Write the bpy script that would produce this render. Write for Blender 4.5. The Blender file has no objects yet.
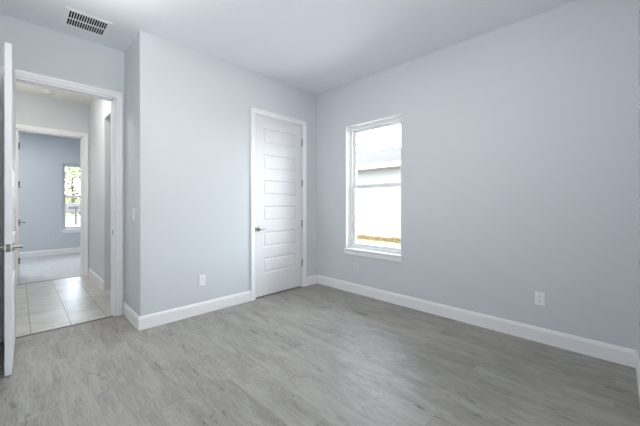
import bpy, bmesh, math, random
from mathutils import Vector, Matrix
random.seed(7)
S = bpy.context.scene
COL = S.collection

# ------------------------------------------------------------------ camera
cam_data = bpy.data.cameras.new('camera')
cam = bpy.data.objects.new('camera', cam_data); COL.objects.link(cam)
cam.location = (0, 0, 1.2648)
cam.rotation_euler = (math.pi / 2, 0, math.radians(44.636 - 90))
cam_data.sensor_width = 36
cam_data.lens = 298.49 / 640 * 36
cam_data.shift_y = -(213 - 203.62) / 640
cam_data.clip_start = 0.02
cam_data.clip_end = 500
S.camera = cam

# ------------------------------------------------------------------ sky, sun, lamps, exposure
world = bpy.data.worlds.new('sky'); S.world = world
world.use_nodes = True
wn = world.node_tree
bg = wn.nodes['Background']
sky = wn.nodes.new('ShaderNodeTexSky')
sky.sky_type = 'NISHITA'
sky.sun_disc = False
sky.sun_elevation = math.radians(46)
sky.sun_rotation = math.radians(240)
sky.air_density = 1.0; sky.dust_density = 3.0
hazemix = wn.nodes.new('ShaderNodeMix'); hazemix.data_type = 'RGBA'
hazemix.inputs[0].default_value = 0.65
skyscale = wn.nodes.new('ShaderNodeVectorMath'); skyscale.operation = 'SCALE'
skyscale.inputs[3].default_value = 0.25
wn.links.new(sky.outputs[0], skyscale.inputs[0])
wn.links.new(skyscale.outputs[0], hazemix.inputs[6])
hazemix.inputs[7].default_value = (0.95, 0.98, 1.03, 1)
# added bright patch of sky, unseen, sending more daylight onto the closet wall
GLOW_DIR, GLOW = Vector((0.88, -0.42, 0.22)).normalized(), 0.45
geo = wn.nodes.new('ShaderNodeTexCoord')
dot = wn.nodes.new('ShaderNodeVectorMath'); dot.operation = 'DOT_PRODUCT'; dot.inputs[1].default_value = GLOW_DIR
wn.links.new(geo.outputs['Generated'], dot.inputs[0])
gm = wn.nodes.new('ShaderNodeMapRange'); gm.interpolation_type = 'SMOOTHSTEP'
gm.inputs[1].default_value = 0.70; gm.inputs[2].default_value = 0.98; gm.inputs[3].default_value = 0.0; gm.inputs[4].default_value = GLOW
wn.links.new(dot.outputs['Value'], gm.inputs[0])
soft_patch = wn.nodes.new('ShaderNodeVectorMath'); soft_patch.operation = 'SCALE'; soft_patch.inputs[0].default_value = (1.0, 0.985, 0.96)
wn.links.new(gm.outputs[0], soft_patch.inputs[3])
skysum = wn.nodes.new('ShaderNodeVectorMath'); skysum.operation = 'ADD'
wn.links.new(hazemix.outputs[2], skysum.inputs[0]); wn.links.new(soft_patch.outputs[0], skysum.inputs[1])
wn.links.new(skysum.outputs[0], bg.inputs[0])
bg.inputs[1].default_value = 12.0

def lamp(name, kind, loc, energy, color=(1, 1, 1), size=0.3, aim=(0, 0, -1), shape='DISK', size_y=None):
    d = bpy.data.lights.new(name, kind)
    d.energy = energy; d.color = color
    if kind == 'AREA':
        d.shape = shape; d.size = size
        if size_y: d.size_y = size_y
    o = bpy.data.objects.new(name, d); COL.objects.link(o)
    o.location = loc
    o.rotation_euler = Vector(aim).to_track_quat('-Z', 'Y').to_euler()
    return o

sun = lamp('sun', 'SUN', (0, 0, 20), 22.0, (1.0, 0.96, 0.9), aim=(0.38, 0.72, -0.78))
sun.data.angle = math.radians(1.0)
# daylight portals in the two windows (they only guide the sampling of the sky)
for nm, loc, aim, sx, sy in (('portal_bedroom', (3.60, 2.335, 1.495), (-1, 0, 0), 0.90, 1.78),
                             ('portal_bedroom_beyond', (1.23, 10.10, 1.44), (0, -1, 0), 0.90, 1.70)):
    p = lamp(nm, 'AREA', loc, 1.0, size=sx, size_y=sy, aim=aim, shape='RECTANGLE')
    p.data.cycles.is_portal = True
# unseen lamps: the hall ceiling light, and fills added for brightness
# added soft fill beside the camera, lighting the closet wall and ceiling
lamp('camera_side_fill', 'AREA', (0.10, 0.30, 2.25), 33, (1.0, 0.985, 0.96), 0.6, aim=(0.62, 1.1, 0.92), shape='SQUARE')
lamp('bedroom_fill', 'AREA', (1.45, 1.7, 2.96), 14, (1.0, 0.99, 0.97), 0.6)  # added fill near the ceiling, lifting the floor and low walls
lamp('recess_ceiling_fill', 'AREA', (0.30, 2.60, 2.60), 4, (1.0, 0.99, 0.97), 0.6, aim=(0, 0.001, 1))  # added upward fill that brightens the ceiling near the recess
lamp('hall_ceiling_light', 'AREA', (0.15, 4.9, 2.97), 19, (1.0, 0.97, 0.91), 0.5)
lamp('hall_up_fill', 'AREA', (-0.25, 5.3, 2.30), 9, (1.0, 0.96, 0.89), 0.5, aim=(0, 0.001, 1))  # unseen upward fill, added to brighten the hall ceiling
lamp('far_bedroom_fill', 'AREA', (-0.3, 8.3, 2.97), 32, (0.95, 0.98, 1.0), 0.5)  # added fill that brightens the room beyond the hallway

S.view_settings.view_transform = 'Standard'
S.view_settings.look = 'None'
S.view_settings.gamma = 1.0
S.view_settings.use_curve_mapping = False
S.view_settings.exposure = 0.15
S.cycles.diffuse_bounces = 8
S.cycles.max_bounces = 14
S.cycles.transparent_max_bounces = 16
S.cycles.sample_clamp_indirect = 20.0

# ------------------------------------------------------------------ materials
def mat(name, color, rough=0.5, metal=0.0, spec=0.5):
    m = bpy.data.materials.new(name); m.use_nodes = True
    b = m.node_tree.nodes['Principled BSDF']
    b.inputs['Base Color'].default_value = (*color, 1)
    b.inputs['Roughness'].default_value = rough
    b.inputs['Metallic'].default_value = metal
    b.inputs['Specular IOR Level'].default_value = spec
    return m

def nodes(m):
    return m.node_tree.nodes, m.node_tree.links, m.node_tree.nodes['Principled BSDF']

def add_bump(m, scale, strength, dist=0.002, detail=2.0):
    n, l, b = nodes(m)
    tc = n.new('ShaderNodeTexCoord'); tx = n.new('ShaderNodeTexNoise'); bp = n.new('ShaderNodeBump')
    tx.inputs['Scale'].default_value = scale; tx.inputs['Detail'].default_value = detail
    bp.inputs['Strength'].default_value = strength; bp.inputs['Distance'].default_value = dist
    l.new(tc.outputs['Object'], tx.inputs['Vector']); l.new(tx.outputs['Fac'], bp.inputs['Height'])
    l.new(bp.outputs['Normal'], b.inputs['Normal'])
    return m

def add_mottle(m, c1, c2, scale, detail=4.0, lo=0.35, hi=0.65, stretch=(1, 1, 1)):
    n, l, b = nodes(m)
    tc = n.new('ShaderNodeTexCoord'); mp = n.new('ShaderNodeMapping'); tx = n.new('ShaderNodeTexNoise'); rp = n.new('ShaderNodeValToRGB')
    mp.inputs['Scale'].default_value = stretch
    tx.inputs['Scale'].default_value = scale; tx.inputs['Detail'].default_value = detail
    rp.color_ramp.elements[0].position = lo; rp.color_ramp.elements[1].position = hi
    rp.color_ramp.elements[0].color = (*c1, 1); rp.color_ramp.elements[1].color = (*c2, 1)
    l.new(tc.outputs['Object'], mp.inputs['Vector']); l.new(mp.outputs['Vector'], tx.inputs['Vector'])
    l.new(tx.outputs['Fac'], rp.inputs['Fac']); l.new(rp.outputs['Color'], b.inputs['Base Color'])
    return m

WALLC = (0.622, 0.648, 0.672)
M_WALL = add_bump(mat('wall_paint', WALLC, 0.75, spec=0.25), 140, 0.10)
M_HALL = add_bump(mat('hall_paint', (0.66, 0.68, 0.70), 0.75, spec=0.25), 140, 0.10)
M_CEIL = add_bump(mat('ceiling_paint', (0.80, 0.82, 0.86), 0.9, spec=0.2), 70, 0.35, 0.004, 3)
M_TRIM = mat('white_trim_paint', (0.84, 0.84, 0.85), 0.38)
M_DOOR = add_bump(mat('white_door_paint', (0.745, 0.745, 0.758), 0.42), 60, 0.04, 0.001)
M_VINYL = mat('white_window_vinyl', (0.86, 0.87, 0.87), 0.35)
M_NICKEL = mat('satin_nickel', (0.36, 0.345, 0.33), 0.32, 1.0)
M_HINGE = mat('hinge_nickel', (0.13, 0.13, 0.13), 0.4, 1.0)
M_PLASTIC = mat('white_plastic', (0.84, 0.85, 0.86), 0.35)
M_SLOT = mat('dark_slot', (0.05, 0.05, 0.055), 0.6)
M_DUCT = mat('dark_duct_lining', (0.015, 0.015, 0.018), 0.9)
M_METAL = mat('white_enamel', (0.82, 0.83, 0.85), 0.4)
M_RUBBER = mat('white_rubber', (0.85, 0.85, 0.83), 0.6)
M_STEEL = mat('black_steel', (0.03, 0.03, 0.03), 0.45, 0.6)
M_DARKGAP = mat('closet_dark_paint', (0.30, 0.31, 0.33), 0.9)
M_CARPET = add_bump(add_mottle(mat('pale_carpet', (0.6, 0.6, 0.6), 0.95, spec=0.1), (0.54, 0.55, 0.56), (0.63, 0.635, 0.64), 9), 300, 0.4, 0.004)
M_STRIP = mat('threshold_metal', (0.15, 0.14, 0.13), 0.45, 0.3)

def glass_mat():
    m = bpy.data.materials.new('window_glass'); m.use_nodes = True
    n, l = m.node_tree.nodes, m.node_tree.links
    n.remove(n['Principled BSDF'])
    out = n['Material Output']
    t = n.new('ShaderNodeBsdfTransparent'); g = n.new('ShaderNodeBsdfGlossy'); mx = n.new('ShaderNodeMixShader'); fr = n.new('ShaderNodeFresnel')
    t.inputs['Color'].default_value = (0.95, 0.97, 0.965, 1); g.inputs['Roughness'].default_value = 0.0
    fr.inputs['IOR'].default_value = 1.25
    l.new(fr.outputs[0], mx.inputs[0]); l.new(t.outputs[0], mx.inputs[1]); l.new(g.outputs[0], mx.inputs[2])
    l.new(mx.outputs[0], out.inputs['Surface'])
    return m
M_GLASS = glass_mat()

def floor_mat():
    m = mat('grey_vinyl_plank', (0.4, 0.39, 0.38), 0.45, spec=0.34)
    n, l, b = nodes(m)
    tc = n.new('ShaderNodeTexCoord')
    sw = n.new('ShaderNodeMapping'); sw.inputs['Rotation'].default_value = (0, 0, math.radians(-90))
    l.new(tc.outputs['Object'], sw.inputs['Vector'])           # u runs along the planks (world Y)
    br = n.new('ShaderNodeTexBrick')
    br.offset = 0.37; br.offset_frequency = 2; br.squash = 1.0
    br.inputs['Scale'].default_value = 1.0
    br.inputs['Brick Width'].default_value = 1.22; br.inputs['Row Height'].default_value = 0.18
    br.inputs['Mortar Size'].default_value = 0.0009; br.inputs['Mortar Smooth'].default_value = 0.3
    br.inputs['Color1'].default_value = (0, 0, 0, 1); br.inputs['Color2'].default_value = (1, 1, 1, 1)
    br.inputs['Mortar'].default_value = (0.5, 0.5, 0.5, 1)
    l.new(sw.outputs[0], br.inputs['Vector'])
    # shift the grain from plank to plank
    off = n.new('ShaderNodeVectorMath'); off.operation = 'MULTIPLY_ADD'
    off.inputs[1].default_value = (7.3, 11.1, 5.7)
    l.new(br.outputs['Color'], off.inputs[0]); l.new(sw.outputs[0], off.inputs[2])
    def noise(sc, stretch, detail, dist=0.0, rough=0.55):
        mp = n.new('ShaderNodeMapping'); mp.inputs['Scale'].default_value = stretch
        t = n.new('ShaderNodeTexNoise'); t.inputs['Scale'].default_value = sc; t.inputs['Detail'].default_value = detail
        t.inputs['Distortion'].default_value = dist; t.inputs['Roughness'].default_value = rough
        l.new(off.outputs[0], mp.inputs['Vector']); l.new(mp.outputs[0], t.inputs['Vector'])
        return t.outputs['Fac']
    fine = noise(8.5, (1.0, 22, 1), 6, 0.15, 0.68)
    soft_patch = noise(2.2, (1.0, 4.5, 1), 3, 0.6)
    # cathedral figure: bands of a distorted noise
    fig = noise(1.5, (0.9, 6.5, 1), 2, 1.4)
    ml = n.new('ShaderNodeMath'); ml.operation = 'MULTIPLY'; ml.inputs[1].default_value = 62
    sn = n.new('ShaderNodeMath'); sn.operation = 'SINE'
    l.new(fig, ml.inputs[0]); l.new(ml.outputs[0], sn.inputs[0])
    # small dark knots
    kn = noise(3.4, (1.5, 5.0, 1), 2, 0.9)
    kr = n.new('ShaderNodeMapRange'); kr.inputs[1].default_value = 0.64; kr.inputs[2].default_value = 0.74
    l.new(kn, kr.inputs[0])
    def madd(a, k, c):
        x = n.new('ShaderNodeMath'); x.operation = 'MULTIPLY_ADD'; x.inputs[1].default_value = k
        l.new(a, x.inputs[0])
        if isinstance(c, float): x.inputs[2].default_value = c
        else: l.new(c, x.inputs[2])
        return x.outputs[0]
    v = madd(fine, 0.72, 0.5 - 0.36)
    v = madd(soft_patch, 0.62, v); v = madd(sn.outputs[0], 0.06, v)
    v = madd(br.outputs['Color'], 0.11, v)
    v = madd(kr.outputs[0], -0.30, v)
    v = madd(br.outputs['Fac'], -0.14, v)
    rp = n.new('ShaderNodeValToRGB')
    rp.color_ramp.elements[0].position = 0.45; rp.color_ramp.elements[0].color = (0.130, 0.121, 0.107, 1)
    rp.color_ramp.elements[1].position = 1.0; rp.color_ramp.elements[1].color = (0.350, 0.333, 0.303, 1)
    l.new(v, rp.inputs['Fac']); l.new(rp.outputs['Color'], b.inputs['Base Color'])
    bp = n.new('ShaderNodeBump'); bp.inputs['Strength'].default_value = 0.12; bp.inputs['Distance'].default_value = 0.002
    l.new(v, bp.inputs['Height']); l.new(bp.outputs['Normal'], b.inputs['Normal'])
    rr = madd(fine, 0.16, 0.42)
    l.new(rr, b.inputs['Roughness'])
    return m
M_FLOOR = floor_mat()

def tile_mat():
    m = mat('grey_porcelain_tile', (0.5, 0.49, 0.47), 0.22)
    n, l, b = nodes(m)
    tc = n.new('ShaderNodeTexCoord')
    sw = n.new('ShaderNodeMapping'); sw.inputs['Rotation'].default_value = (0, 0, math.radians(-90))
    sw.inputs['Location'].default_value = (-4.14 + 0.61 * 7, 0.09 + 0.305 * 4, 0)
    l.new(tc.outputs['Object'], sw.inputs['Vector'])
    br = n.new('ShaderNodeTexBrick'); br.offset = 0.5
    br.inputs['Scale'].default_value = 1.0
    br.inputs['Brick Width'].default_value = 0.61; br.inputs['Row Height'].default_value = 0.305
    br.inputs['Mortar Size'].default_value = 0.0028; br.inputs['Mortar Smooth'].default_value = 0.1
    br.inputs['Color1'].default_value = (0.44, 0.43, 0.405, 1); br.inputs['Color2'].default_value = (0.52, 0.51, 0.485, 1)
    br.inputs['Mortar'].default_value = (0.22, 0.21, 0.20, 1)
    l.new(sw.outputs[0], br.inputs['Vector'])
    t = n.new('ShaderNodeTexNoise'); t.inputs['Scale'].default_value = 4.0; t.inputs['Detail'].default_value = 6; t.inputs['Distortion'].default_value = 1.0
    l.new(tc.outputs['Object'], t.inputs['Vector'])
    mr = n.new('ShaderNodeMapRange'); mr.inputs[1].default_value = 0.3; mr.inputs[2].default_value = 0.7
    mr.inputs[3].default_value = 0.82; mr.inputs[4].default_value = 1.12
    l.new(t.outputs['Fac'], mr.inputs[0])
    sc = n.new('ShaderNodeVectorMath'); sc.operation = 'SCALE'
    l.new(br.outputs['Color'], sc.inputs[0]); l.new(mr.outputs[0], sc.inputs[3])
    l.new(sc.outputs[0], b.inputs['Base Color'])
    rg = n.new('ShaderNodeMath'); rg.operation = 'MULTIPLY_ADD'; rg.inputs[1].default_value = 0.5; rg.inputs[2].default_value = 0.38
    l.new(br.outputs['Fac'], rg.inputs[0]); l.new(rg.outputs[0], b.inputs['Roughness'])
    return m
M_TILE = tile_mat()

# ------------------------------------------------------------------ mesh builder
class MB:
    def __init__(self): self.v = []; self.f = []
    def quad(self, *p):
        i = len(self.v); self.v += [tuple(q) for q in p]; self.f.append(tuple(range(i, i + len(p))))
    def box(self, x0, x1, y0, y1, z0, z1):
        i = len(self.v)
        self.v += [(x0, y0, z0), (x1, y0, z0), (x1, y1, z0), (x0, y1, z0), (x0, y0, z1), (x1, y0, z1), (x1, y1, z1), (x0, y1, z1)]
        self.f += [tuple(i + k for k in q) for q in ((3, 2, 1, 0), (4, 5, 6, 7), (0, 1, 5, 4), (1, 2, 6, 5), (2, 3, 7, 6), (3, 0, 4, 7))]
        return self
    def prism(self, poly, d, map3=None):
        """poly: list of 3-D points (closed outline), swept by the vector d"""
        i = len(self.v); n = len(poly)
        self.v += [tuple(p) for p in poly] + [tuple(Vector(p) + Vector(d)) for p in poly]
        self.f.append(tuple(i + k for k in range(n))[::-1]); self.f.append(tuple(i + n + k for k in range(n)))
        for k in range(n):
            a, b2 = k, (k + 1) % n
            self.f.append((i + a, i + b2, i + n + b2, i + n + a))
        return self
    def tube(self, pts, rads, seg=12, caps=True):
        """round bar through pts with a radius at each"""
        pts = [Vector(p) for p in pts]; rings = []
        ref = None
        for k, p in enumerate(pts):
            t = (pts[min(k + 1, len(pts) - 1)] - pts[max(k - 1, 0)])
            if t.length < 1e-9: t = Vector((0, 0, 1))
            t.normalize()
            if ref is None: ref = t.orthogonal().normalized()
            a = (ref - t * ref.dot(t)).normalized(); ref = a; b2 = t.cross(a)
            r = rads[k] if isinstance(rads, (list, tuple)) else rads
            ring = []
            for s in range(seg):
                an = 2 * math.pi * s / seg
                ring.append(len(self.v)); self.v.append(tuple(p + (a * math.cos(an) + b2 * math.sin(an)) * r))
            rings.append(ring)
        for r0, r1 in zip(rings, rings[1:]):
            for s in range(seg):
                self.f.append((r0[s], r0[(s + 1) % seg], r1[(s + 1) % seg], r1[s]))
        if caps: self.f.append(tuple(rings[0][::-1])); self.f.append(tuple(rings[-1]))
        return self
    def lathe(self, base, axis, prof, seg=24):
        """profile of (distance along axis, radius)"""
        axis = Vector(axis).normalized(); base = Vector(base)
        a = axis.orthogonal().normalized(); b2 = axis.cross(a); rings = []
        for h, r in prof:
            ring = []
            for s in range(seg):
                an = 2 * math.pi * s / seg
                ring.append(len(self.v)); self.v.append(tuple(base + axis * h + (a * math.cos(an) + b2 * math.sin(an)) * max(r, 1e-4)))
            rings.append(ring)
        for r0, r1 in zip(rings, rings[1:]):
            for s in range(seg): self.f.append((r0[s], r0[(s + 1) % seg], r1[(s + 1) % seg], r1[s]))
        self.f.append(tuple(rings[0][::-1])); self.f.append(tuple(rings[-1]))
        return self
    def slab(self, axis, t0, t1, u0, u1, w0, w1, holes=()):
        """wall or ceiling slab with rectangular holes; axis = thickness axis (0,1,2); u,w = the other two axes in order"""
        us = sorted({u0, u1, *[h[0] for h in holes], *[h[1] for h in holes]}); us = [x for x in us if u0 <= x <= u1]
        ws = sorted({w0, w1, *[h[2] for h in holes], *[h[3] for h in holes]}); ws = [x for x in ws if w0 <= x <= w1]
        def P(t, u, w):
            q = [0, 0, 0]; o = [k for k in range(3) if k != axis]; q[axis] = t; q[o[0]] = u; q[o[1]] = w; return tuple(q)
        def solid(i, j):
            if i < 0 or j < 0 or i >= len(us) - 1 or j >= len(ws) - 1: return False
            cu, cw = (us[i] + us[i + 1]) / 2, (ws[j] + ws[j + 1]) / 2
            return not any(h[0] < cu < h[1] and h[2] < cw < h[3] for h in holes)
        for i in range(len(us) - 1):
            for j in range(len(ws) - 1):
                if not solid(i, j): continue
                a, b2, c, d = us[i], us[i + 1], ws[j], ws[j + 1]
                self.quad(P(t0, a, c), P(t0, b2, c), P(t0, b2, d), P(t0, a, d))
                self.quad(P(t1, a, c), P(t1, a, d), P(t1, b2, d), P(t1, b2, c))
                if not solid(i - 1, j): self.quad(P(t0, a, c), P(t0, a, d), P(t1, a, d), P(t1, a, c))
                if not solid(i + 1, j): self.quad(P(t0, b2, c), P(t1, b2, c), P(t1, b2, d), P(t0, b2, d))
                if not solid(i, j - 1): self.quad(P(t0, a, c), P(t1, a, c), P(t1, b2, c), P(t0, b2, c))
                if not solid(i, j + 1): self.quad(P(t0, a, d), P(t0, b2, d), P(t1, b2, d), P(t1, a, d))
        return self
    def build(self, name, material, parent=None, origin=(0, 0, 0), smooth=False, bevel=0.0, xf=None):
        """link as ONE mesh object; vertices are given in world space (or local, with xf mapping them to world)"""
        bm = bmesh.new()
        vs = [bm.verts.new(xf(*p) if xf else p) for p in self.v]
        for q in self.f:
            try: bm.faces.new([vs[k] for k in q])
            except ValueError: pass
        bmesh.ops.remove_doubles(bm, verts=bm.verts, dist=1e-5)
        bmesh.ops.recalc_face_normals(bm, faces=bm.faces)
        if bevel:
            ed = [e for e in bm.edges if len(e.link_faces) == 2 and e.calc_face_angle(0) > 0.6]
            bmesh.ops.bevel(bm, geom=ed, offset=bevel, segments=2, affect='EDGES', profile=0.6)
        o3 = Vector(origin)
        for v in bm.verts: v.co -= o3
        me = bpy.data.meshes.new(name); bm.to_mesh(me); bm.free()
        me.materials.append(material)
        if smooth:
            for p in me.polygons: p.use_smooth = True
            try: me.set_sharp_from_angle(angle=math.radians(40))
            except Exception: pass
        o = bpy.data.objects.new(name, me); COL.objects.link(o)
        if parent:
            o.parent = parent; o.location = o3 - world_loc(parent)
        else: o.location = o3
        return o

def world_loc(o):
    p = Vector(o.location)
    while o.parent: o = o.parent; p += Vector(o.location)
    return p

def tag(o, label=None, cat=None, group=None, kind=None):
    if label: o['label'] = label
    if cat: o['category'] = cat
    if group: o['group'] = group
    if kind: o['kind'] = kind
    return o
def struct(o, label, cat): return tag(o, label, cat, kind='structure')
def empty(name, loc):
    o = bpy.data.objects.new(name, None); COL.objects.link(o); o.location = loc; o.empty_display_size = 0.05; return o

# ------------------------------------------------------------------ key dimensions (metres)
H = 3.0
XR, YC, XC, YR, YN, XL = 3.352, 3.380, 0.858, 4.000, -0.128, -0.200
WIN = (1.893, 2.779, 0.612, 2.380)          # bedroom window opening: y0 y1 z0 z1
D1 = (-0.060, 0.772, 2.458)                 # open doorway in the recess: x0 x1 top
D2 = (2.200, 3.044, 2.455)                  # closet door
YH = 6.600                                  # hall end wall
D3 = (-0.022, 0.803, 2.432)
XH = 0.885
YF = 9.850
FWIN = (0.785, 1.675, 0.600, 2.280)

# ------------------------------------------------------------------ floors and ceilings
struct(MB().box(XL - .1, XR + .1, YN - .1, YR + .004, -0.1, 0).build('floor', M_FLOOR),
       'grey wood-look vinyl plank floor of the empty bedroom', 'floor')
struct(MB().box(-1.1, 2.2, YR + .004, YH + .03, -0.1, 0).build('floor_hall', M_TILE),
       'large pale grey tile floor of the hallway beyond the open doorway', 'floor')
struct(MB().box(-1.6, 3.2, YH + .03, YF + .1, -0.1, 0).build('floor_far_bedroom', M_CARPET),
       'plain pale grey floor of the room beyond the hallway', 'floor')
VENT = (0.327, 0.611, 3.474, 3.757)
struct(MB().slab(2, H, H + .1, XL - .1, XR + .22, YN - .1, YR + .06, [VENT]).build('ceiling', M_CEIL),
       'smooth white bedroom ceiling with a vent near the doorway', 'ceiling')
M_CEIL_HALL = add_bump(mat('hall_ceiling_warm_lit', (0.76, 0.75, 0.72), 0.9, spec=0.2), 70, 0.3, 0.004, 3)  # warm light of the hall lamp put into the ceiling colour
struct(MB().box(-1.1, 2.2, YR + .06, YH + .06, H, H + .1).build('ceiling_hall', M_CEIL_HALL),
       'white hallway ceiling, warm lamplight in its colour, seen through the open doorway', 'ceiling')
struct(MB().box(-1.6, 3.2, YH + .06, YF + .2, H, H + .1).build('ceiling_far_bedroom', M_CEIL),
       'white ceiling of the room beyond the hallway', 'ceiling')

# ------------------------------------------------------------------ walls
struct(MB().slab(0, XR, XR + .22, YN - .1, YC + .12, 0, H, [WIN]).build('wall_right', M_WALL),
       'pale blue-grey bedroom wall holding the bright window', 'wall')
w = MB()
arc = [(XC + .012 - .012 * math.cos(a), YC + .012 - .012 * math.sin(a), 0) for a in [math.pi / 2 * k / 6 for k in range(7)]]
w.prism([(XC, YR + .06, 0)] + arc + [(1.0, YC, 0), (1.0, YC + .12, 0), (XC + .12, YC + .12, 0), (XC + .12, YR + .06, 0)], (0, 0, H))
w.slab(1, YC, YC + .12, 1.0, XR, 0, H, [(D2[0], D2[1], 0, D2[2])])
struct(w.build('wall_back', M_WALL, smooth=True), 'pale blue-grey wall with the closet door and the outer corner beside the doorway', 'wall')
struct(MB().slab(1, YR, YR + .12, XL - .1, XC, 0, H, [(D1[0], D1[1], 0, D1[2])]).build('wall_recess', M_WALL),
       'recessed pale grey wall around the open doorway', 'wall')
struct(MB().slab(1, YN - .1, YN, XL - .1, XR, 0, H).build('wall_near', M_WALL),
       'sliver of pale grey wall at the right edge of the photo', 'wall')
struct(MB().slab(0, XL - .1, XL, YN, YR, 0, H).build('wall_left', M_WALL),
       'pale grey wall behind the open bedroom door', 'wall')
# closet interior behind the shut door
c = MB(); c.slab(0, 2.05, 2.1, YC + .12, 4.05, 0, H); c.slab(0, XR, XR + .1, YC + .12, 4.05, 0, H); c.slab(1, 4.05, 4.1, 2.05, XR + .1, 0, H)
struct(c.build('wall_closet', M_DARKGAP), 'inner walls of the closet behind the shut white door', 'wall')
# hallway
h = MB()
h.slab(0, XH, XH + .12, YR + .12, YH, 0, H, [(4.25, 5.275, 0, 2.50)])
struct(h.build('wall_hall_right', M_HALL), 'off-white hallway wall with an opening, seen through the open doorway', 'wall')
struct(MB().slab(1, YH, YH + .12, -1.6, 3.2, 0, H, [(D3[0], D3[1], 0, D3[2])]).build('wall_hall_end', M_WALL),
       'pale grey wall at the hallway end around the second doorway', 'wall')
struct(MB().slab(0, -1.1, -1.0, YR, YH, 0, H).build('wall_hall_left', M_HALL), 'far left wall of the hallway', 'wall')
s = MB(); s.slab(1, YR, YR + .12, -1.1, XL - .1, 0, H); s.slab(1, YR + .12, YR + .2, XH + .12, 2.2, 0, H); s.slab(0, 2.1, 2.2, YR + .2, YH, 0, H)
struct(s.build('wall_side_passage', M_HALL), 'walls of the side passage opening off the hallway', 'wall')
# room beyond
struct(MB().slab(1, YF, YF + .22, -1.6, 3.2, 0, H, [FWIN]).build('wall_far', M_WALL),
       'pale blue-grey wall with a small bright window in the room beyond the hallway', 'wall')
s = MB(); s.slab(0, -1.6, -1.5, YH + .12, YF, 0, H); s.slab(0, 3.1, 3.2, YH + .12, YF, 0, H)
struct(s.build('wall_far_sides', M_WALL), 'side walls of the room beyond the hallway', 'wall')

# ------------------------------------------------------------------ baseboards
BH, BT = 0.134, 0.014
def base_profile(p, n):
    """outline at wall point p with outward normal n"""
    n = Vector((n[0], n[1], 0)); p = Vector((p[0], p[1], 0)); z = Vector((0, 0, 1))
    return [p + n * .0002, p + n * BT, p + n * BT + z * (BH - .026), p + n * (BT * .8) + z * (BH - .018), p + n * (BT * .55) + z * (BH - .004), p + n * (BT * .35) + z * BH, p + n * .0002 + z * BH]
def base(name, segs, label):
    m = MB()
    for a, b2, n in segs:
        a, b2 = Vector((*a, 0)), Vector((*b2, 0))
        m.prism(base_profile(a, n), b2 - a)
    return struct(m.build(name, M_TRIM), label, 'baseboard')
CW = 0.058                                       # casing width
base('baseboard_right', [((XR, YN + BT), (XR, YC - BT), (-1, 0))], 'long white baseboard under the window')
base('baseboard_back', [((XC - BT, YC), (D2[0] - CW + .006, YC), (0, -1))], 'white baseboard left of the closet door with the wall outlet above it')
base('baseboard_corner', [((D2[1] + CW - .006, YC), (XR, YC), (0, -1))], 'short white baseboard between closet door and room corner')
base('baseboard_recess', [((XC, YC), (XC, YR), (-1, 0))], 'short white baseboard on the outer corner beside the doorway')
base('baseboard_near', [((XL, YN), (XR, YN), (0, 1))], 'white baseboard at the right edge of the photo')
base('baseboard_left', [((XL, YN + BT), (XL, YR - BT), (1, 0))], 'white baseboard behind the open bedroom door')
base('baseboard_hall', [((XH, 5.275), (XH, YH - .014), (-1, 0))], 'white baseboard along the hallway wall on the tiles')
base('baseboard_far', [((-1.5, YF), (3.1, YF), (0, -1))], 'white baseboard below the window in the room beyond the hallway')

# ------------------------------------------------------------------ door casings, jambs
def casing(name, x0, x1, top, yw, depth, label, side=-1, jt=.018):
    """flat stepped casing on the wall face y=yw, plus the jamb lining of the opening (depth runs to +y)"""
    m = MB()
    def prof(px, inner, z0):                     # profile across the casing: thick outer edge, thin inner edge
        d = 1 if px > inner else -1
        return [(inner, 0), (inner, .009), (inner + d * .012, .011), (inner + d * .030, .011), (inner + d * .036, .017), (inner + d * CW, .020), (inner + d * CW, 0)]
    r = .006
    for inner, outer in ((x0 + r * -1, x0 - CW), (x1 + r, x1 + CW)):
        pts = [(x, yw + side * t, 0) for x, t in prof(outer, inner, 0)]
        m.prism(pts, (0, 0, top + r))
    zz = top + r
    pts = [(x0 - r - CW, yw + side * t, zz + (x - 0)) for x, t in prof(1, 0, 0)]
    m.prism(pts, (x1 - x0 + 2 * r + 2 * CW, 0, 0))
    fr = struct(m.build(name, M_TRIM, origin=((x0 + x1) / 2, yw, 0)), label, 'door casing')
    j = MB(); y0, y1 = (yw, yw + depth)
    j.box(x0, x0 + jt, y0 - .001, y1, 0, top); j.box(x1 - jt, x1, y0 - .001, y1, 0, top); j.box(x0, x1, y0 - .001, y1, top - jt, top)
    j.box(x0 + jt, x0 + jt + .012, y0 + .045, y0 + .08, 0, top - jt); j.box(x1 - jt - .012, x1 - jt, y0 + .045, y0 + .08, 0, top - jt); j.box(x0 + jt, x1 - jt, y0 + .045, y0 + .08, top - jt - .012, top - jt)
    j.build('jamb', M_TRIM, fr, origin=((x0 + x1) / 2, yw, 0))
    return fr
t1 = casing('trim_1', D1[0], D1[1], D1[2], YR, .12, 'white casing around the open doorway in the recess')
sp = MB().box(D1[1] - .0195, D1[1] - .018, YR + .008, YR + .036, .91, .965).build('strike_plate', M_HINGE, t1, origin=(D1[1] - .018, YR + .02, .937))
tag(sp, 'dark metal strike plate')
t2 = casing('trim_2', D2[0], D2[1], D2[2], YC, .12, 'white casing around the shut closet door', jt=.010)
MB().box(D2[0] + .0075, D2[0] + .0105, YC - .0105, YC + .002, .897, .952).build('strike_plate', M_HINGE, t2, origin=(D2[0] + .009, YC, .925))
casing('trim_3', D3[0], D3[1], D3[2], YH, .12, 'white casing around the doorway at the hallway end')
struct(MB().prism([(D1[0] + .018, YR - .012, 0), (D1[0] + .018, YR - .006, .005), (D1[0] + .018, YR + .022, .005), (D1[0] + .018, YR + .028, 0)], (D1[1] - D1[0] - .036, 0, 0)).build('trim_4', M_STRIP),
       'thin metal threshold strip between vinyl floor and hallway tiles', 'threshold')
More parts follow.
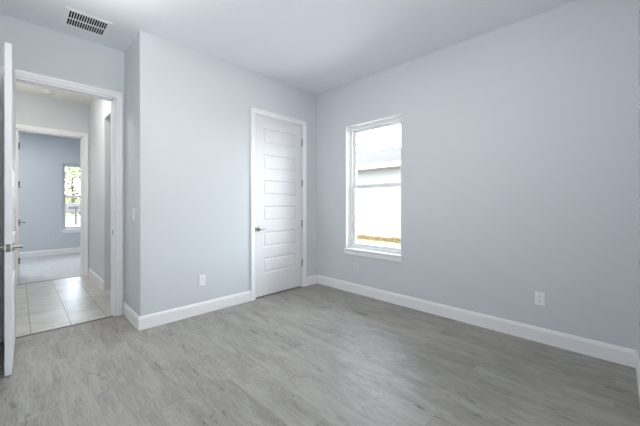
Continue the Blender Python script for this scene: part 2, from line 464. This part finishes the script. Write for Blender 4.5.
struct(MB().prism([(D3[0] + .018, YH + .015, 0), (D3[0] + .018, YH + .02, .005), (D3[0] + .018, YH + .045, .005), (D3[0] + .018, YH + .05, 0)], (D3[1] - D3[0] - .036, 0, 0)).build('trim_5', M_STRIP),
       'thin threshold strip at the far end of the hallway tiles', 'threshold')

# ------------------------------------------------------------------ doors
def door_leaf(mb, wd, ht, th, stile=.118):
    """six-panel slab in local u (0..wd), v (0..th thickness), z (0..ht), moulded panels on both faces"""
    tops = [2.282 / 2.436 * ht - .3537 * ht / 2.436 * k for k in range(6)]
    ph = .213 * ht / 2.436
    pan = [(stile, wd - stile, t - ph, t) for t in tops]
    rings = [(0, 0), (.006, .006), (.012, .0085), (.022, .0085), (.036, .0035), (.040, .003)]
    for face in (0, 1):
        V = (lambda d: d) if face == 0 else (lambda d: th - d)
        us = [0, stile, wd - stile, wd]; zs = sorted({0, ht, *[p[2] for p in pan], *[p[3] for p in pan]})
        for i in range(3):
            for a, b2 in zip(zs, zs[1:]):
                if i == 1 and any(p[2] - 1e-6 < a and b2 < p[3] + 1e-6 for p in pan): continue
                mb.quad((us[i], V(0), a), (us[i + 1], V(0), a), (us[i + 1], V(0), b2), (us[i], V(0), b2))
        for u0, u1, z0, z1 in pan:
            prev = None
            for off, d in rings:
                q = [(u0 + off, V(d), z0 + off), (u1 - off, V(d), z0 + off), (u1 - off, V(d), z1 - off), (u0 + off, V(d), z1 - off)]
                if prev:
                    for k in range(4): mb.quad(prev[k], prev[(k + 1) % 4], q[(k + 1) % 4], q[k])
                prev = q
            mb.quad(*prev)
    zs = sorted({0, ht, *[p[2] for p in pan], *[p[3] for p in pan]})
    for a, b2 in zip(zs, zs[1:]):
        mb.quad((0, 0, a), (0, th, a), (0, th, b2), (0, 0, b2)); mb.quad((wd, 0, a), (wd, th, a), (wd, th, b2), (wd, 0, b2))
    for z in (0, ht):
        for a, b2 in zip([0, stile, wd - stile], [stile, wd - stile, wd]): mb.quad((a, 0, z), (b2, 0, z), (b2, th, z), (a, th, z))
    return mb

def lever(parent, p, n, d, name='lever_handle', label=None):
    """round rose with a neck and a gently curved lever; n = out of the door, d = lever direction"""
    p, n, d = Vector(p), Vector(n).normalized(), Vector(d).normalized()
    r = MB().lathe(p, n, [(0, .0325), (.004, .0325), (.008, .030), (.0105, .024), (.0105, .012), (.045, .0105), (.052, .012), (.058, .010), (.060, .003)], 28)
    m = r.build(name, M_NICKEL, parent, origin=p, smooth=True)
    l = MB(); q = p + n * .052
    l.tube([q - d * .008, q + d * .01, q + d * .035 + n * .003, q + d * .06 + n * .001, q + d * .082 - n * .003, q + d * .092 - n * .006], [.006, .0085, .0075, .0065, .006, .003], 14)
    l.build('lever', M_NICKEL, m, origin=q, smooth=True)
    if label: tag(m, label)
    return m

def hinge(parent, p, leaf_dir=None, h=.10):
    p = Vector(p)
    m = MB().lathe(p - Vector((0, 0, h / 2)), (0, 0, 1), [(-.004, .003), (0, .0065), (h * .2, .0065), (h * .2, .0058), (h * .205, .0065), (h * .4, .0065), (h * .4, .0058), (h * .405, .0065), (h * .6, .0065), (h * .6, .0058), (h * .605, .0065), (h * .8, .0065), (h * .8, .0058), (h * .805, .0065), (h, .0065), (h + .004, .003)], 12)
    if leaf_dir:
        d = Vector(leaf_dir); c = p + d * .5
        e = d.cross(Vector((0, 0, 1))).normalized() * .001
        a = [p - e, p + e, p + d + e, p + d - e]
        m.prism([tuple(q - Vector((0, 0, h / 2))) for q in a], (0, 0, h))
    return m.build('hinge', M_HINGE, parent, origin=p, smooth=True)

# closet door, shut
dw, dh, th = D2[1] - D2[0] - .020 - .008, D2[2] - .010 - .004 - .020, .035
ox, oz = D2[0] + .010 + .004, .020
door2 = door_leaf(MB(), dw, dh, th).build('door_2', M_DOOR, origin=(ox + dw / 2, YC + .003, 0), xf=lambda u, v, z: (ox + u, YC + .003 + v, oz + z))
struct(door2, 'shut white six-panel closet door with a nickel lever', 'door')
lever(door2, (ox + .045, YC + .003, .925), (0, -1, 0), (1, 0, 0))
for z in (2.190, 1.575, .960, .372): hinge(door2, (D2[1] - .0115, YC - .006, z))
MB().box(ox - .0005, ox + .0012, YC + .006, YC + .031, .897, .953).build('latch_plate', M_HINGE, door2, origin=(ox, YC + .02, .925))

# bedroom door, standing open against the left wall, latch edge towards the camera
a0, a1 = Vector((-0.0135, YR - .004, 0)), Vector((-0.0300, 3.146, 0))     # hall-side face: hinge end, latch end
du = (a1 - a0); dw1 = du.length; du.normalize(); dv = Vector((-1, 0, 0)) - du * (-du.x); dv = Vector((du.y, -du.x, 0)); 
if dv.x > 0: dv = -dv
X1 = lambda u, v, z: tuple(a0 + du * u + dv * v + Vector((0, 0, .012 + z)))
door1 = door_leaf(MB(), dw1, 2.424, .037).build('door_1', M_DOOR, origin=tuple(a0 + du * dw1 / 2 + dv * .018), xf=X1)
struct(door1, 'white six-panel bedroom door standing open, seen edge-on at the left of the photo', 'door')
pl = Vector(X1(dw1 - .062, 0, .928)); lever(door1, pl, -dv, -du, label='nickel lever on the hallway side')
pl2 = Vector(X1(dw1 - .062, .037, .928)); lever(door1, pl2, dv, -du, label='nickel lever on the wall side')
e = MB()
q0, q1 = X1(dw1, .006, .928 - .0285), X1(dw1 + .0016, .006, .928 - .0285)
e.prism([X1(dw1, .006, .8995), X1(dw1 + .0016, .006, .8995), X1(dw1 + .0016, .031, .8995), X1(dw1, .031, .8995)], (0, 0, .057))
lp = e.build('latch_plate', M_NICKEL, door1, origin=X1(dw1, .018, .928))
b2 = MB().prism([X1(dw1 + .0016, .012, .92), X1(dw1 + .011, .012, .92), X1(dw1 + .004, .025, .92), X1(dw1 + .0016, .025, .92)], (0, 0, .016)).build('latch_bolt', M_NICKEL, lp, origin=X1(dw1, .018, .928))
for z in (2.19, 1.575, .96, .345): hinge(door1, X1(-.006, .030, z))

# door of the far room, open inward so its hinged edge shows in the doorway
x30, y30 = D3[0] + .004, YH + .124
X3 = lambda u, v, z: (x30 + v, y30 + u, .012 + z)
door3 = door_leaf(MB(), .755, 2.375, .036).build('door_3', M_DOOR, origin=(x30 + .018, y30 + .38, 0), xf=X3)
struct(door3, 'white door of the room beyond the hallway, open inward with its hinged edge showing', 'door')
for z in (2.180, 1.570, .963, .357):
    m = MB().box(x30 + .006, x30 + .033, y30 - .003, y30, z - .05, z + .05)
    m.lathe((x30 + .036, y30 - .006, z - .05), (0, 0, 1), [(-.003, .003), (0, .006), (.1, .006), (.103, .003)], 10)
    m.build('hinge', M_HINGE, door3, origin=(x30 + .02, y30, z), smooth=True)
ds = MB().tube([(x30 + .036, y30 - .006, .963), (x30 + .060, y30 + .02, .963), (x30 + .092, y30 + .03, .963)], [.006, .005, .005], 8)
ds.lathe((x30 + .085, y30 + .028, .963), (1, .3, 0), [(0, .011), (.012, .011), (.014, .008)], 10)
tag(ds.build('hinge_stop', M_HINGE, door3, origin=(x30 + .036, y30, .963), smooth=True), 'hinge-pin stop sticking out of the edge')

# ------------------------------------------------------------------ windows
def window(name, axis_map, wd, ht, label, cat='window'):
    """single-hung vinyl window in local u (0..wd), v (0 room face of wall .. outward), z (0..ht)"""
    A = axis_map
    org = A(wd / 2, .13, 0)
    root = empty(name, org); struct(root, label, cat)
    V0, V1 = .098, .178
    def frame(mb, u0, u1, z0, z1, v0, v1, su, sb, st):
        mb.box(u0, u0 + su, v0, v1, z0, z1); mb.box(u1 - su, u1, v0, v1, z0, z1)
        mb.box(u0 + su, u1 - su, v0, v1, z0, z0 + sb); mb.box(u0 + su, u1 - su, v0, v1, z1 - st, z1)
        return mb
    f = frame(MB(), 0, wd, 0, ht, V0, V1, .034, .034, .040)
    frame(f, .034, wd - .034, .034, ht - .040, V0 + .028, V1, .010, .010, .010)
    f.build('window_frame', M_VINYL, root, origin=org, xf=A)
    mid = .90 if ht > 1.72 else .84
    # upper sash (outer track)
    us = frame(MB(), .044, wd - .044, mid - .016, ht - .050, V0 + .052, V0 + .076, .024, .046, .024)
    us = us.build('upper_sash', M_VINYL, root, origin=org, xf=A)
    MB().box(.066, wd - .066, V0 + .062, V0 + .066, mid + .026, ht - .072).build('glass_pane', M_GLASS, us, origin=org, xf=A)
    ls = frame(MB(), .044, wd - .044, .044, mid + .018, V0 + .024, V0 + .050, .030, .030, .046)
    for u in (wd * .3, wd * .7): ls.box(u - .03, u + .03, V0 + .012, V0 + .024, mid + .006, mid + .016)
    ls = ls.build('lower_sash', M_VINYL, root, origin=org, xf=A)
    MB().box(.072, wd - .072, V0 + .035, V0 + .039, .072, mid - .026).build('glass_pane', M_GLASS, ls, origin=org, xf=A)
    for u in (wd * .3, wd * .7):
        k = MB().box(u - .022, u + .022, V0 + .026, V0 + .046, mid + .018, mid + .030)
        k.box(u - .006, u + .024, V0 + .018, V0 + .030, mid + .030, mid + .036)
        k.build('sash_lock', M_VINYL, ls, origin=A(u, V0 + .03, mid + .02), xf=A)
    st = MB()
    st.prism([(-.022, -.024, -.012), (-.022, -.028, -.002), (-.022, -.022, .007), (-.022, -.0005, .007), (-.022, -.0005, -.012)], (wd + .044, 0, 0))
    st.box(0, wd, -.001, V0, .0002, .007)
    st = st.build('window_sill', M_TRIM, root, origin=org, xf=A)
    ap = MB(); ap.prism([(-.020, -.0005, -.078), (-.020, -.010, -.078), (-.020, -.015, -.066), (-.020, -.015, -.012), (-.020, -.0005, -.012)], (wd + .04, 0, 0))
    ap.build('apron', M_TRIM, st, origin=org, xf=A)
    return root
# u runs so that window parts land in the wall openings
win1 = window('window_1', lambda u, v, z: (XR + v, WIN[0] + u, WIN[2] + z), WIN[1] - WIN[0], WIN[3] - WIN[2],
              'white single-hung window in the bedroom wall looking onto a neighbouring house')
r = MB()
for y in (WIN[0], WIN[1]):
    s_ = 1 if y == WIN[0] else -1
    r.box(XR - .001, XR + .098, min(y, y + s_ * .003), max(y, y + s_ * .003), WIN[2], WIN[3])
r.box(XR - .001, XR + .098, WIN[0], WIN[1], WIN[3] - .003, WIN[3])
r.build('reveal', M_TRIM, win1, origin=(XR + .05, (WIN[0] + WIN[1]) / 2, WIN[2]))
window('window_2', lambda u, v, z: (FWIN[0] + u, YF + v, FWIN[2] + z), FWIN[1] - FWIN[0], FWIN[3] - FWIN[2],
       'white single-hung window in the room beyond the hallway')

# ------------------------------------------------------------------ ceiling vent
x0, x1, y0, y1 = VENT
vent = empty('ceiling_vent', ((x0 + x1) / 2, (y0 + y1) / 2, H))
tag(vent, 'white ceiling air vent with two rows of dark slots above the doorway', 'vent')
vc = vent.location
f = MB()
for (ax0, ax1, ay0, ay1) in ((x0 - .034, x1 + .034, y0 - .034, y0), (x0 - .034, x1 + .034, y1, y1 + .034), (x0 - .034, x0, y0, y1), (x1, x1 + .034, y0, y1)):
    f.box(ax0, ax1, ay0, ay1, H - .005, H - .0002)
f.build('vent_frame', M_METAL, vent, origin=vc, bevel=.0015)
f = MB(); n = 15; p = (x1 - x0) / n; ym = (y0 + y1) / 2
for k in range(n + 1):
    xx = x0 + p * k
    xa, xb = max(x0, xx - p * .14), min(x1, xx + p * .14)
    f.prism([(xa, y0, H - .005), (xb, y0, H - .005), (xb, y0, H + .001), (xa, y0, H + .001)], (0, y1 - y0, 0))
f.box(x0, x1, ym - .010, ym + .010, H - .0055, H - .002)
f.build('vent_grille', M_METAL, vent, origin=vc)
d = MB().slab(0, x0, x0 + .002, y0, y1, H, H + .25).slab(0, x1 - .002, x1, y0, y1, H, H + .25).slab(1, y0, y0 + .002, x0, x1, H, H + .25).slab(1, y1 - .002, y1, x0, x1, H, H + .25).slab(2, H + .25, H + .252, x0, x1, y0, y1)
d.build('vent_duct', M_DUCT, vent, origin=vc)

# ------------------------------------------------------------------ outlets, switch
def outlet(p, n, label, plate_mat=None):
    p, n = Vector(p), Vector(n); e = Vector((0, 0, 1)).cross(n).normalized()
    A = lambda u, v, z: tuple(p + e * u + n * v + Vector((0, 0, z)))
    root = MB().box(-.037, .037, .0003, .006, -.060, .060).build('wall_outlet', plate_mat or M_PLASTIC, origin=p, xf=A, bevel=.002)
    tag(root, label, 'outlet', 'wall outlets')
    for zc in (-.0205, .0205):
        m = MB()
        pts = [(.0172 * math.cos(t), .006, zc + max(-.0125, min(.0125, .0172 * math.sin(t)))) for t in [2 * math.pi * k / 28 for k in range(28)]]
        m.prism(pts, (0, .0022, 0))
        rc = m.build('receptacle', plate_mat or M_PLASTIC, root, origin=A(0, .006, zc), xf=A)
        s = MB().box(-.0078, -.0055, .0082, .0086, zc - .001, zc + .0085).box(.0055, .0078, .0082, .0086, zc - .0005, zc + .0075)
        s.lathe((0, .0082, zc - .0065), (0, 1, 0), [(0, .0026), (.0004, .0026)], 10)
        s.build('slot', M_SLOT, rc, origin=A(0, .008, zc), xf=A)
    MB().lathe((0, .006, 0), (0, 1, 0), [(0, .0032), (.001, .0032), (.0014, .002)], 10).build('screw', plate_mat or M_PLASTIC, root, origin=A(0, .006, 0), xf=A)
    return root
outlet((XR, .4875, .398), (-1, 0, 0), 'white wall outlet low on the window wall at the right')
outlet((1.491, YC, .382), (0, -1, 0), 'white wall outlet low on the wall left of the closet door')
outlet((XR, 2.600, .368), (-1, 0, 0), 'pale wall outlet just under the left end of the window sill', mat('wall_toned_plastic', (0.62, 0.65, 0.69), 0.4))
outlet((XH, 5.767, .380), (-1, 0, 0), 'wall outlet above the hallway baseboard beyond the open doorway', bpy.data.materials['wall_toned_plastic'])
outlet((.493, YF, .427), (0, -1, 0), 'pale wall outlet left of the window in the room beyond the hallway', bpy.data.materials['wall_toned_plastic'])

sw = MB().box(XC - .006, XC - .0003, 3.585 - .036, 3.585 + .036, 1.158 - .058, 1.158 + .058).build('light_switch', M_PLASTIC, origin=(XC, 3.585, 1.158), bevel=.002)
tag(sw, 'white light switch on the short wall beside the doorway', 'switch')
MB().prism([(XC - .006, 3.585 - .016, 1.158 - .033), (XC - .0085, 3.585 - .016, 1.158 - .033), (XC - .0115, 3.585 - .016, 1.158 + .033), (XC - .006, 3.585 - .016, 1.158 + .033)], (0, .032, 0)).build('rocker', M_PLASTIC, sw, origin=(XC - .006, 3.585, 1.158))

# ------------------------------------------------------------------ small things
st = empty('door_stop', (XL + BT, 3.20, .075)); tag(st, 'spring door stop with white tip, low behind the open bedroom door', 'door stop')
m = MB().lathe((XL + BT, 3.20, .075), (1, 0, 0), [(0, .012), (.004, .012), (.007, .007)], 14); m.build('base', M_STEEL, st, origin=st.location, smooth=True)
pts = [(XL + BT + .006 + .070 * k / 120, 3.20 + .006 * math.cos(k * .55), .075 + .006 * math.sin(k * .55)) for k in range(121)]
MB().tube(pts, .0012, 6).build('spring', M_STEEL, st, origin=st.location, smooth=True)
MB().lathe((XL + BT + .076, 3.20, .075), (1, 0, 0), [(0, .008), (.003, .009), (.016, .009), (.020, .006)], 14).build('tip', M_RUBBER, st, origin=st.location, smooth=True)

det = MB().lathe((.322, 6.27, H), (0, 0, -1), [(.0003, .068), (.008, .068), (.022, .060), (.034, .048), (.036, .02)], 28).build('smoke_detector', mat('aged_white_plastic', (.62, .57, .54), .5), origin=(.322, 6.27, H), smooth=True)
tag(det, 'small round pale fixture on the hallway ceiling', 'ceiling fixture')
MB().lathe((.322, 6.27, H - .036), (0, 0, -1), [(.0001, .012), (.003, .011)], 14).build('sensor_cap', M_PLASTIC, det, origin=(.322, 6.27, H - .036))

# ------------------------------------------------------------------ outdoors
GZ = -0.12
M_LAWN = add_bump(add_mottle(mat('dry_lawn', (.4, .42, .2), .95, spec=.1), (.070, .071, .043), (.112, .107, .070), 2.5, 6), 40, .6, .03)
M_MULCH = add_bump(add_mottle(mat('brown_mulch', (.3, .2, .1), .95, spec=.1), (.045, .031, .017), (.095, .070, .042), 6, 5), 30, .8, .04)
M_PAVE = add_mottle(mat('pale_concrete', (.6, .55, .48), .9, spec=.2), (.10, .085, .072), (.13, .112, .095), 1.5)
M_PALE = add_mottle(mat('pale_bounce_ground', (.6, .58, .55), .9, spec=.2), (.36, .355, .34), (.42, .41, .40), 1.5)
M_ROAD = add_mottle(mat('asphalt', (.3, .3, .31), .9, spec=.2), (.060, .060, .066), (.078, .078, .084), 2)
M_STUCCO = add_bump(mat('pale_grey_stucco', (.19, .19, .186), .9, spec=.2), 50, .3)
M_SOFFIT = mat('cream_soffit', (.30, .275, .20), .8)
M_FASCIA = mat('white_fascia', (.30, .30, .30), .5)

def shingle_mat():
    m = mat('grey_shingles', (.4, .4, .42), .9, spec=.2)
    n, l, b = nodes(m)
    tc = n.new('ShaderNodeTexCoord'); mp = n.new('ShaderNodeMapping'); mp.inputs['Rotation'].default_value = (0, 0, math.radians(-90))
    br = n.new('ShaderNodeTexBrick'); br.inputs['Scale'].default_value = 1
    br.inputs['Brick Width'].default_value = .36; br.inputs['Row Height'].default_value = .15; br.inputs['Mortar Size'].default_value = .014
    br.inputs['Color1'].default_value = (.027, .026, .026, 1); br.inputs['Color2'].default_value = (.042, .041, .040, 1); br.inputs['Mortar'].default_value = (.016, .016, .017, 1)
    l.new(tc.outputs['Object'], mp.inputs[0]); l.new(mp.outputs[0], br.inputs['Vector']); l.new(br.outputs['Color'], b.inputs['Base Color'])
    return m
M_SHINGLE = shingle_mat()

struct(MB().box(-40, 70, -30, 120, GZ - .3, GZ).build('ground', M_LAWN), 'sunlit dry lawn outside the windows', 'lawn')
struct(MB().box(3.6, 7.9, -20, 12, GZ, GZ + .02).build('bounce_ground', M_PALE), 'pale ground added outside the bedroom window to bounce light indoors', 'bounce surface')  # unseen pale ground added to bounce sunlight up through the window
struct(MB().box(-3, 6.5, 12.5, 27, GZ, GZ + .02).build('driveway', M_PAVE), 'pale sunlit driveway outside the window beyond the hallway', 'driveway')
struct(MB().box(-40, 60, 33, 43, GZ, GZ + .015).build('road', M_ROAD), 'grey street far outside the window beyond the hallway', 'road')
hs = empty('house', (13, 6, GZ)); tag(hs, 'neighbouring single-storey white house with a pale shingle roof outside the bedroom window', 'house')
hx, ex, rx = 10.3, 9.78, 13.2
ez, rz = 2.82, 4.06
MB().box(hx, 16.1, 3.6, 20, GZ, 2.68).build('house_wall', M_STUCCO, hs, origin=(13, 6, GZ))
rf = MB(); sl = (rz - ez) / (rx - ex)
rf.prism([(ex - .006, 3.1, ez + .03), (rx, 3.1, rz + .03), (2 * rx - ex + .03, 3.1, ez + .03), (2 * rx - ex, 3.1, ez - .02), (rx, 3.1, rz - .04), (ex, 3.1, ez - .02)], (0, 17.4, 0))
rf.build('house_roof', M_SHINGLE, hs, origin=(13, 6, GZ))
MB().box(ex - .005, ex + .02, 3.1, 20.5, ez - .17, ez + .024).build('fascia', M_FASCIA, hs, origin=(13, 6, GZ))
MB().box(ex + .02, hx, 3.1, 20.5, ez - .15, ez - .13).build('soffit', M_SOFFIT, hs, origin=(13, 6, GZ))
struct(MB().box(9.55, hx, 3.6, 20, GZ, GZ + .02).build('planting_strip', M_MULCH), 'brown mulch strip along the foot of the neighbouring house', 'mulch')
g = MB()
for k in range(2600):
    x = random.uniform(9.3, 10.25); y = random.uniform(3.0, 11.0); hgt = random.uniform(.03, .11) * (1.3 if x > 9.8 else .8)
    a = random.uniform(0, math.pi); wv = random.uniform(.006, .016); l1, l2 = random.uniform(-.04, .04), random.uniform(-.04, .04)
    z = GZ + (.02 if x > 9.55 else 0)
    g.quad((x - math.cos(a) * wv, y - math.sin(a) * wv, z), (x + math.cos(a) * wv, y + math.sin(a) * wv, z), (x + l1, y + l2, z + hgt))
tag(g.build('grass', add_mottle(mat('straw_grass', (.4, .3, .15), .9, spec=.1), (.045, .032, .014), (.095, .075, .036), 3)), 'straw-brown grass tufts along the foot of the neighbouring house', 'grass', kind='stuff')

# street view beyond the far window
M_LEAF = add_mottle(mat('pale_leaves', (.3, .4, .1), .8, spec=.2), (.075, .090, .040), (.15, .16, .085), .9, 4)
M_LEAF2 = add_mottle(mat('dusty_leaves', (.3, .3, .2), .8, spec=.2), (.055, .055, .036), (.095, .09, .06), .9, 4)
M_BARK = mat('grey_bark', (.04, .034, .028), .9)
def tree(x, y, ht, cr, label, leaf, nleaf=900):
    t = empty('tree', (x, y, GZ)); tag(t, label, 'tree')
    m = MB(); m.tube([(x, y, GZ), (x + .05, y, GZ + ht * .3), (x - .05, y, GZ + ht * .55), (x, y, GZ + ht * .8)], [.20, .15, .11, .04], 8)
    for k in range(6):
        an = k * 1.05; z = GZ + ht * (.32 + .06 * k)
        m.tube([(x, y, z), (x + math.cos(an) * cr * .4, y + math.sin(an) * cr * .4, z + ht * .14), (x + math.cos(an) * cr * .75, y + math.sin(an) * cr * .75, z + ht * .2)], [.07, .05, .02], 6)
    m.build('trunk', M_BARK, t, origin=(x, y, GZ), smooth=True)
    c = MB(); cz = GZ + ht * .66
    blobs = [(random.uniform(-.6, .6) * cr, random.uniform(-.6, .6) * cr, random.uniform(-.26, .26) * ht, random.uniform(.30, .5) * cr) for _ in range(16)]
    for k in range(nleaf):
        bx, by, bz, br = random.choice(blobs); d = Vector((random.gauss(0, 1), random.gauss(0, 1), random.gauss(0, 1))).normalized() * br * random.uniform(.6, 1)
        p = Vector((x + bx, y + by, cz + bz)) + d; a = Vector((random.gauss(0, 1), random.gauss(0, 1), random.gauss(0, 1))).normalized(); b3 = a.orthogonal().normalized(); s_ = random.uniform(.12, .26)
        c.quad(p - a * s_, p + b3 * s_ * .5, p + a * s_, p - b3 * s_ * .5)
    c.build('crown', leaf, t, origin=(x, y, GZ))
tree(5.0, 50, 7.2, 2.7, 'pale yellow-green tree across the street in the far window', M_LEAF, 1500)
hd = MB()
for k in range(1600):
    p = Vector((random.uniform(-2, 14), 60 + random.uniform(-.8, .8), GZ + random.uniform(.1, 2.6))); a = Vector((random.gauss(0, 1), random.gauss(0, 1), random.gauss(0, 1))).normalized(); b3 = a.orthogonal().normalized(); s_ = random.uniform(.15, .32)
    hd.quad(p - a * s_, p + b3 * s_ * .6, p + a * s_, p - b3 * s_ * .6)
hd.box(-2, 14, 59.6, 60.4, GZ, GZ + 2.2)
tag(hd.build('hedge', M_LEAF, origin=(6, 60, GZ)), 'long leafy hedge behind the street tree', 'hedge')

cx, cy = 4.1, 44.6
car = empty('car', (cx, cy, GZ)); tag(car, 'grey car parked along the street, seen through the far window', 'car')
prof = [(-2.2, .35), (-2.25, .75), (-1.9, .95), (-1.25, 1.0), (-.65, 1.42), (.75, 1.45), (1.45, 1.02), (2.1, .92), (2.25, .6), (2.2, .35)]
M_CAR = mat('grey_car_paint', (.05, .05, .055), .3, .3)
MB().prism([(cx + a, cy - .85, GZ + b3) for a, b3 in prof], (0, 1.7, 0)).build('car_body', M_CAR, car, origin=(cx, cy, GZ), bevel=.05)
M_CARGLASS = mat('dark_car_glass', (.03, .035, .04), .1)
for sgn in (-1, 1):
    yy = cy + sgn * .85
    MB().prism([(cx + a, yy - .005, GZ + b3) for a, b3 in ((-1.1, 1.02), (-.62, 1.36), (-.02, 1.38), (-.02, 1.0))], (0, .01 * sgn + .005, 0)).build('side_window', M_CARGLASS, car, origin=(cx, yy, GZ + 1))
    MB().prism([(cx + a, yy - .005, GZ + b3) for a, b3 in ((.04, 1.0), (.04, 1.38), (.70, 1.39), (1.3, 1.03))], (0, .01 * sgn + .005, 0)).build('side_window', M_CARGLASS, car, origin=(cx, yy, GZ + 1))
    for wx in (-1.35, 1.35):
        MB().lathe((cx + wx, yy - sgn * .12, GZ + .32), (0, sgn, 0), [(0, .30), (.02, .32), (.18, .32), (.20, .28), (.20, .18), (.17, .16)], 24).build('wheel', M_STEEL, car, origin=(cx + wx, yy, GZ + .32), smooth=True)

mx, my = 2.62, 24.6
mb = empty('mailbox', (mx, my, GZ)); tag(mb, 'dark mailbox on a thin post outside the far window', 'mailbox')
MB().box(mx - .045, mx + .045, my - .045, my + .045, GZ, GZ + 1.05).build('post', M_STEEL, mb, origin=(mx, my, GZ))
pts = [(-.10, 0), (.10, 0), (.10, .14)] + [(.10 * math.cos(t), .14 + .10 * math.sin(t)) for t in [math.pi * k / 8 for k in range(1, 8)]] + [(-.10, .14)]
MB().prism([(mx - .40, my + a, GZ + 1.05 + b3) for a, b3 in pts], (.52, 0, 0)).build('box', M_STEEL, mb, origin=(mx, my, GZ + 1.05))
MB().box(mx - .05, mx - .03, my - .13, my - .11, GZ + 1.12, GZ + 1.34).build('flag', M_STEEL, mb, origin=(mx, my - .12, GZ + 1.2))
